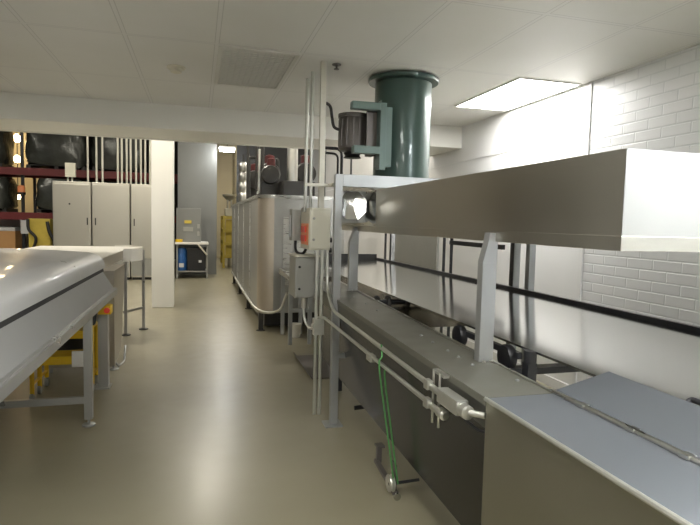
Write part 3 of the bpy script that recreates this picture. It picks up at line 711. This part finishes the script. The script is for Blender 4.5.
# pallet racking
t = thing('pallet_rack', 'red beamed pallet rack with dark uprights behind the stainless cabinets', 'rack', (-3, 17, 0))
for y in (16.5, 17.6):
    for z in (2.66, 1.47): obj('beam', MB().box(-8, -.52, y - .03, y + .03, z - .10, z + .10, .008), 'rackred', t, label='red rack beam')
for x in (-7.2, -4.53, -1.3):
    for y in (16.48, 17.6): obj('upright', MB().box(x - .035, x + .035, y - .04 + .08, y + .04 + .06, 0, 5.0), 'blacksteel', t)
b = MB()
for z in (2.66, 1.47): b.box(-8, -.55, 16.55, 17.57, z + .085, z + .10)
obj('shelf_deck', b, 'darkmach', t)
def load(x0, x1, z0, z1, label):
    b = MB(); nx, nz = 14, 10
    # rounded, bulging, draped stretch-wrapped load
    import math as mm
    rows = []
    for k in range(nz + 1):
        v = k / nz; row = []
        for i in range(40):
            a = 2 * PI * i / 40
            ca, sa = math.cos(a), math.sin(a)
            ex = math.copysign(abs(ca) ** .35, ca); ey = math.copysign(abs(sa) ** .35, sa)
            k1 = 1 - .10 * max(0, v - .75) / .25 + .02 * math.sin(9 * v + 5 * a) - .05 * max(0, .12 - v) / .12
            k1 += random.uniform(-.012, .012)
            row.append(((x0 + x1) / 2 + ex * (x1 - x0) / 2 * k1, 17.07 + ey * .62 * k1, z0 + (z1 - z0) * v + (.05 * math.sin(3 * a + x0) * (v < .05))))
        rows.append([b.bm.verts.new(p) for p in row])
    for r0, r1 in zip(rows, rows[1:]):
        for i in range(40): b.bm.faces.new((r0[i], r0[(i + 1) % 40], r1[(i + 1) % 40], r1[i]))
    b.bm.faces.new(rows[0][::-1]); b.bm.faces.new(rows[-1])
    t = thing('wrapped_pallet_load', label, 'pallet load', ((x0 + x1) / 2, 17.07, z0 - .1), 'dark wrapped pallet loads on the rack')
    obj('wrapped_goods', b, 'wrap', t, 50)
    p = MB(); p.box(x0 + .04, x1 - .04, 16.56, 17.56, z0 - .02, z0)
    for xx in (x0 + .04, (x0 + x1) / 2 - .05, x1 - .14): p.box(xx, xx + .1, 16.56, 17.56, z0 - .095, z0 - .02)
    obj('pallet', p, 'darkmach', t)
load(-6.2, -4.98, 2.86, 4.0, 'dark wrapped pallet load on the upper rack shelf at the far left')
load(-4.48, -2.95, 2.86, 4.0, 'dark wrapped pallet load on the upper rack shelf right of the glowing gap')
load(-2.85, -1.42, 2.86, 4.0, 'dark wrapped pallet load on the upper rack shelf above the stainless cabinets')
load(-6.2, -4.90, 1.67, 2.5, 'dark wrapped pallet load on the lower rack shelf at the far left')
load(-4.24, -3.05, 1.67, 2.5, 'dark wrapped pallet load on the lower rack shelf right of the glowing gap')
t = thing('hanging_lamp_string', 'string of warm glowing bulbs hanging in the gap between the wrapped loads', 'lamp', (-5.11, 18.2, 1.9))
obj('cord', MB().cyl((-5.11, 18.2, 1.95), (-5.11, 18.2, 5.2), .012, 6), 'black', t)
for z, r in ((3.72, .11), (3.12, .10), (2.02, .07)):
    obj('bulb', MB().lathe([(.0, z - r), (r * .7, z - r * .7), (r, z), (r * .7, z + r * .7), (.02, z + r * 1.2)], (-5.11, 18.2, 0), n=16), 'warm', t, 60)
solo('lit_backdrop', MB().box(-5.45, -4.55, 18.9, 18.95, 0, 4.6), 'cream', 'added tan backdrop for the lit wall behind the gap in the pallet rack', 'sheet', (-5, 18.92, 0))  # tan backdrop put in for the lit rear wall
t = thing('warning_beacon', 'orange beacon fixed to the dark rack upright', 'beacon', (-4.53, 16.45, 2.1))
obj('lens', MB().lathe([(.09, 2.10), (.09, 2.24), (.06, 2.28), (0, 2.29)], (-4.53, 16.42, 0), n=16), 'orange', t, 40)
obj('base', MB().lathe([(.10, 2.04), (.10, 2.10)], (-4.53, 16.42, 0), n=16), 'darkmach', t, 40)
# boxes on the floor pallet + yellow truck
t = thing('cardboard_carton', 'brown cardboard carton under the pallet rack at the far left', 'box', (-5.0, 16.7, 0))
obj('carton', MB().box(-5.6, -4.72, 16.5, 17.4, .15, 1.06, .02), 'cardboard', t)
obj('wrap_top', MB().box(-5.6, -4.72, 16.5, 17.4, 1.06, 1.16, .03), 'paper', t)
obj('pallet', MB().box(-5.62, -4.70, 16.48, 17.42, 0, .15), 'darkmach', t)
solo('paper_stack', MB().box(-5.5, -4.75, 17.70, 18.1, 0, 1.42, .02), 'paper', 'pale grey wrapped stack behind the cardboard carton', 'stack', (-5.1, 17.9, 0))
solo('hanging_notice_sign', MB().box(-4.56, -4.29, 16.40, 16.42, 1.0, 1.36), 'paper', 'white notice hung on the dark rack upright', 'notice', (-4.35, 16.41, 1.0))
t = thing('yellow_lift_truck', 'yellow lift truck mast with black hoses beside the stainless cabinets', 'lift truck', (-3.7, 15, 0))
obj('body', MB().box(-3.98, -3.50, 14.9, 15.5, .1, 1.42, .03), 'yellowdull', t)
b = MB(); b.tube(smooth_path([(-3.97, 14.85, 1.4), (-3.95, 14.83, 1.15), (-3.80, 14.83, .95), (-3.86, 14.85, .7), (-3.98, 14.85, .4)]), .035, 8)
b.tube(smooth_path([(-3.55, 14.85, 1.35), (-3.50, 14.83, 1.1), (-3.40, 14.83, .85), (-3.42, 14.85, .5)]), .04, 8); obj('hose', b, 'black', t, 50, label='black hydraulic hoses')
for x in (-3.95, -3.55): obj('wheel', MB().lathe([(.03, -.05), (.12, -.05), (.12, .05), (.03, .05)], (x, 15.0, .12), 'x', 16), 'rubber', t, 40)

# bench with grey cabinet, drum and bin in front of the grey wall
t = thing('work_cart', 'pale topped steel cart in front of the grey wall', 'cart', (-.13, 14.6, 0))
obj('top', MB().box(-.55, .26, 14.2, 15.1, .86, .91, .008), 'whiteplastic', t)
obj('shelf', MB().box(-.53, .24, 14.25, 15.05, .16, .19), 'boxgrey', t)
for x, y in ((-.52, 14.25), (.21, 14.25), (-.52, 15.0), (.21, 15.0)): obj('leg', MB().box(x, x + .035, y, y + .035, 0, .86), 'boxgrey', t)
t = thing('electrical_cabinet', 'grey electrical cabinet with small plates standing on the pale topped cart', 'cabinet', (-.2, 14.7, .91))
obj('body', MB().box(-.53, .07, 14.5, 14.95, .91, 1.77, .012), 'grey_wall', t)
obj('name_plate', MB().box(-.33, -.16, 14.485, 14.50, 1.38, 1.46), 'yellowdull', t)
obj('vent_plate', MB().box(-.36, -.12, 14.485, 14.50, 1.18, 1.29), 'boxgrey', t)
for z in (1.31, 1.12): obj('switch', MB().box(-.02, .04, 14.48, 14.50, z - .05, z + .06, .004), 'boxgrey', t)
solo('yellow_tape_roll', MB().lathe([(.03, 0), (.09, 0), (.09, .07), (.03, .07)], (-.46, 14.38, .911), n=20), 'yellow', 'small yellow roll on the left end of the pale topped cart', 'roll', (-.46, 14.38, .911), smooth=40)
t = thing('blue_drum', 'blue plastic drum on the lower shelf of the cart', 'drum', (-.40, 14.5, .19))
obj('barrel', MB().lathe([(.12, .19), (.135, .22), (.135, .70), (.10, .76), (.03, .77)], (-.40, 14.45, 0), n=24), 'blue', t, 40)
obj('label_sheet', MB().box(-.46, -.34, 14.305, 14.315, .28, .38), 'paper', t)
t = thing('black_bin', 'black storage bin on the lower shelf of the cart', 'bin', (-.02, 14.5, .19))
obj('tub', MB().prism([(-.23, .19), (.17, .19), (.20, .74), (-.26, .74)], 'y', 14.3, 14.8), 'black', t)
obj('rim', MB().box(-.27, .21, 14.28, 14.82, .74, .77, .006), 'black', t)
obj('label_sheet', MB().box(.02, .09, 14.29, 14.302, .40, .46), 'paper', t)
solo('striped_rod', MB().cyl((-.02, 14.22, .89), (.22, 14.22, .60), .02, 8), 'ivory', 'pale rod leaning across the front of the cart', 'rod', (.22, 14.22, .60))
g = 'high bay lamps in the warehouse'  # those by column, white wall and corridor are unseen, added for brightness
for x, y, lab in ((.25, 12.4, 'high bay lamp in the warehouse above the aisle'), (-1.5, 8.2, 'added unseen bay lamp just behind the header lighting the column'), (2.3, 9.0, 'added unseen bay lamp behind the header lighting the white wall'), (.75, 18.5, 'added unseen bay lamp lighting the corridor past the oven'), (-3.2, 11.0, 'high bay lamp in the warehouse in front of the cabinets'), (-6.4, 12, 'high bay lamp in the warehouse at the far left')):
    t = thing('high_bay_lamp', lab, 'lamp', (x, y, 4.6), g)
    obj('reflector', MB().lathe([(.34, 4.55), (.30, 4.62), (.10, 4.85), (.04, 4.95), (.012, 4.96), (.012, 5.2)], (x, y, 0), n=28), 'boxgrey', t, 40)
    obj('lens', MB().lathe([(.0, 4.54), (.31, 4.545), (.31, 4.56)], (x, y, 0), n=28), 'bay', t, 40)

# ================================================================== LEFT CONVEYOR
cv = thing('covered_conveyor', 'long grey conveyor table with rounded translucent cover along the left side', 'conveyor', (-1.4, 3, 0))
CE, CN = 5.45, -.8
sx = -.85; b = MB()
b.prism([(-.755, .845), (-.735, .845), (-.735, .80), (-.755, .80)], 'y', CN, CE)
b.prism([(-.735, .84), (-.722, .84), (-.722, .785), (-.775, .785), (-.775, .797), (-.735, .797)], 'y', CN, CE)
obj('frame_rail', b, 'cgrey', cv)
b = MB(); b.prism([(-.757, .843), (sx, 1.0), (sx - .03, 1.0), (-.80, .843)], 'y', CN, CE); obj('side_panel', b, 'cside', cv)
b = MB(); b.prism([(sx + .008, .995), (sx + .004, 1.02), (sx - .03, 1.02), (sx - .03, .995)], 'y', CN, CE + .02); obj('seal_strip', b, 'rubber', cv, label='black seal strip')
# rounded cover
arc = [(sx, 1.02), (sx - .002, 1.05), (sx - .010, 1.08), (sx - .026, 1.106), (sx - .050, 1.128), (sx - .080, 1.145), (sx - .112, 1.157), (sx - .150, 1.165), (sx - .155, 1.166),
       (-1.25, 1.180), (-1.65, 1.196), (-2.1, 1.19), (-2.25, 1.14), (-2.3, 1.02)]
b = MB(); b.strip(arc, 'y', CN, CE + .15)
b.poly([(p[0], CE + .15, p[1]) for p in arc], [tuple(range(len(arc)))])
obj('cover', b, 'clear', cv, 35)
b = MB(); a2 = [(p[0] + .003, p[1] + .003) for p in arc[:10]]
b.strip(a2, 'y', 4.46, 4.475); obj('cover_seam', b, 'steel', cv, 40)
b = MB(); b.box(-2.3, -.86, CN, CE, .86, .90); obj('belt_bed', b, 'cside', cv)
for x in (-.78, -2.27):
    for y in (4.16, 1.0, -.6):
        lg = obj('leg', MB().box(x, x + .055, y, y + .055, .05, .80, .003), 'cgrey', cv)
        b = MB(); b.cyl((x + .027, y + .027, .012), (x + .027, y + .027, .06), .009, 8); b.lathe([(.045, 0), (.045, .01), (.015, .018)], (x + .027, y + .027, 0), n=16)
        obj('foot', b, 'frame', lg, 40)
obj('stretcher', MB().box(-2.22, -.78, 4.17, 4.205, .165, .215, .003), 'cgrey', cv)
obj('far_rail', MB().box(-2.32, -2.28, CN, CE, .79, .90), 'cgrey', cv)

# yellow rolling steps
t = thing('rolling_step_stool', 'yellow two step rolling stool under the left conveyor', 'step stool', (-1.05, 4.85, 0))
X0, X1 = -1.28, -.875
for y, z in ((4.79, .345), (5.03, .505)):
    b = MB(); b.box(X0 + .02, X1 - .02, y, y + .23, z, z + .022, .004); b.box(X0 + .02, X1 - .02, y, y + .02, z - .045, z); obj('tread', b, 'yellow', t)
for x in (X0, X1):
    b = MB(); b.tube(bend([(x, 4.81, .06), (x, 4.81, .35), (x, 5.04, .52), (x, 5.04, .56), (x, 5.25, .56), (x, 5.25, .08)], .04), .018, 10)
    obj('side_frame', b, 'yellow', t, 50)
    b = MB(); b.tube([(x, 5.03, .06), (x, 5.03, .56)], .018, 10); obj('post', b, 'yellow', t, 50)
    obj('side_bar', MB().cyl((x, 4.81, .14), (x, 5.25, .14), .012, 8), 'yellow', t, 50)
b = MB(); b.box(X0 + .02, X1 - .02, 5.235, 5.25, .28, .42); obj('kick_panel', b, 'darkmach', t)
for x in (X0, X1):
    for y in (4.81, 5.03, 5.25):
        obj('caster', MB().lathe([(.012, -.014), (.034, -.014), (.038, -.008), (.038, .008), (.034, .014), (.012, .014)], (x, y, .038), 'x', 18), 'boxgrey', t, 40)
obj('sign', MB().box(-.98, -.88, 4.775, 4.785, .28, .41), 'whiteplastic', t, label='blank white sign plate')

# control post
t = thing('control_post', 'grey upright control post with yellow button box at the end of the left conveyor', 'control post', (-.80, 5.15, 0))
obj('post', MB().box(-.835, -.755, 5.08, 5.17, .012, .67, .004), 'cgrey', t)
obj('base_plate', MB().box(-.87, -.74, 5.05, 5.20, 0, .012), 'cgrey', t)
bb = obj('button_box', MB().box(-.815, -.715, 4.98, 5.10, .67, .745, .006), 'yellow', t, label='yellow button box')
obj('stop_button', MB().lathe([(.012, 0), (.012, -.012), (.024, -.014), (.024, -.026), (.0, -.03)], (-.742, 4.98, .708), 'y', 16), 'red', bb, 40, label='red stop button')
solo('black_cable_loop', MB().tube(smooth_path([(-.85, 4.95, .80), (-.885, 4.95, .72), (-.88, 4.96, .62), (-.85, 4.97, .60), (-.84, 5.0, .70)]), .016, 8), 'black',
     'looped black cable hanging beside the yellow button box', 'cable', (-.86, 4.95, .6), smooth=60)

# second conveyor: pale curved discharge
t = thing('curved_conveyor', 'pale curved conveyor on thin legs between the left conveyor and the white column', 'conveyor', (-1.2, 7, 0))
out = [(-.90, 5.64), (-.88, 6.9)] + [(-.88 + .19 * math.sin(a), 7.45 - .35 * math.cos(a) + .0) for a in [PI / 2 * k / 6 for k in range(7)]] + [(-.72, 7.75), (-.85, 7.95), (-1.1, 8.02), (-2.0, 8.02), (-2.0, 5.64)]
b = MB(); b.prism(out, 'z', 1.075, 1.10); obj('belt_surface', b, 'whiteplastic', t)
sk = out[:-2]
b = MB(); b.strip([(p[0] + .006, p[1]) for p in sk[:3]], 'z', .99, 1.095); obj('side_guard', b, 'tan_reflect_steel', t)
b = MB(); b.strip([(p[0] + .006, p[1]) for p in sk[2:]], 'z', .96, 1.12); obj('curved_guard', b, 'whiteplastic', t, 60)
for x, y in ((-.90, 7.36), (-.72, 7.72), (-1.9, 7.36), (-1.9, 7.9)):
    lg = obj('leg', MB().box(x, x + .035, y, y + .035, .02, 1.075), 'cgrey', t)
    obj('foot', MB().lathe([(.06, 0), (.06, .012), (.02, .022)], (x + .017, y + .017, 0), n=14), 'darkmach', lg)
b = MB(); b.bar((-.885, 7.38, .30), (-.705, 7.74, .30), .025, .03); b.bar((-1.9, 7.38, .30), (-.885, 7.38, .30), .025, .03); obj('leg_brace', b, 'cgrey', t)
t = thing('side_cabinet', 'steel cabinet with tan floor reflection in its colour under the pale curved conveyor beside the control post', 'cabinet', (-1.1, 5.95, 0))
b = MB(); b.prism([(5.62, .06), (6.1, .12), (6.40, .9), (6.40, .985), (5.62, .985)], 'x', -1.4, -.775); obj('body', b, 'tan_reflect_steel', t)
b = MB(); b.tube(bend([(-.79, 5.75, .07), (-.76, 5.75, .02), (-.73, 5.95, .02), (-.73, 6.05, .16)], .04), .011, 8); b.lathe([(.05, 0), (.05, .01), (.015, .02)], (-.80, 5.72, 0), n=14); b.cyl((-.80, 5.72, .01), (-.80, 5.72, .09), .012, 8)
obj('foot', b, 'frame', t, 40)
for x, y in ((-1.35, 5.7), (-1.35, 5.95), (-.82, 5.98)): obj('foot', MB().cyl((x, y, 0), (x, y, .16), .014, 8), 'frame', t)

# grey board on the far wall behind the machine
solo('grey_board', MB().box(WX - .03, WX - .001, 6.95, 8.85, .0, 2.05), 'boxgrey', 'tall grey board on the white wall behind the processing line', 'board', (WX - .02, 7.9, 0))

# ================================================================== LIGHT + WORLD
w = bpy.data.worlds.new('World'); scene.world = w; w.use_nodes = True
w.node_tree.nodes['Background'].inputs[0].default_value = (0.9, 0.95, 1.0, 1)
w.node_tree.nodes['Background'].inputs[1].default_value = 0.15

# ================================================================== CAMERA
cam = bpy.data.cameras.new('camera'); co = bpy.data.objects.new('camera', cam); COL.objects.link(co)
cam.sensor_width = 36; cam.sensor_fit = 'HORIZONTAL'; cam.lens = 545 / 700 * 36; cam.clip_start = .05
Rm = Matrix(((0.96317858, -0.00274214, -0.26884849), (-0.26785596, 0.07665615, -0.96040461), (0.02324245, 0.99705382, 0.07309906)))
co.matrix_world = Matrix.Translation((0, 0, 1.5)) @ Rm.to_4x4()
scene.camera = co
scene.view_settings.view_transform = 'Standard'
scene.view_settings.look = 'None'
scene.view_settings.exposure = 0.0
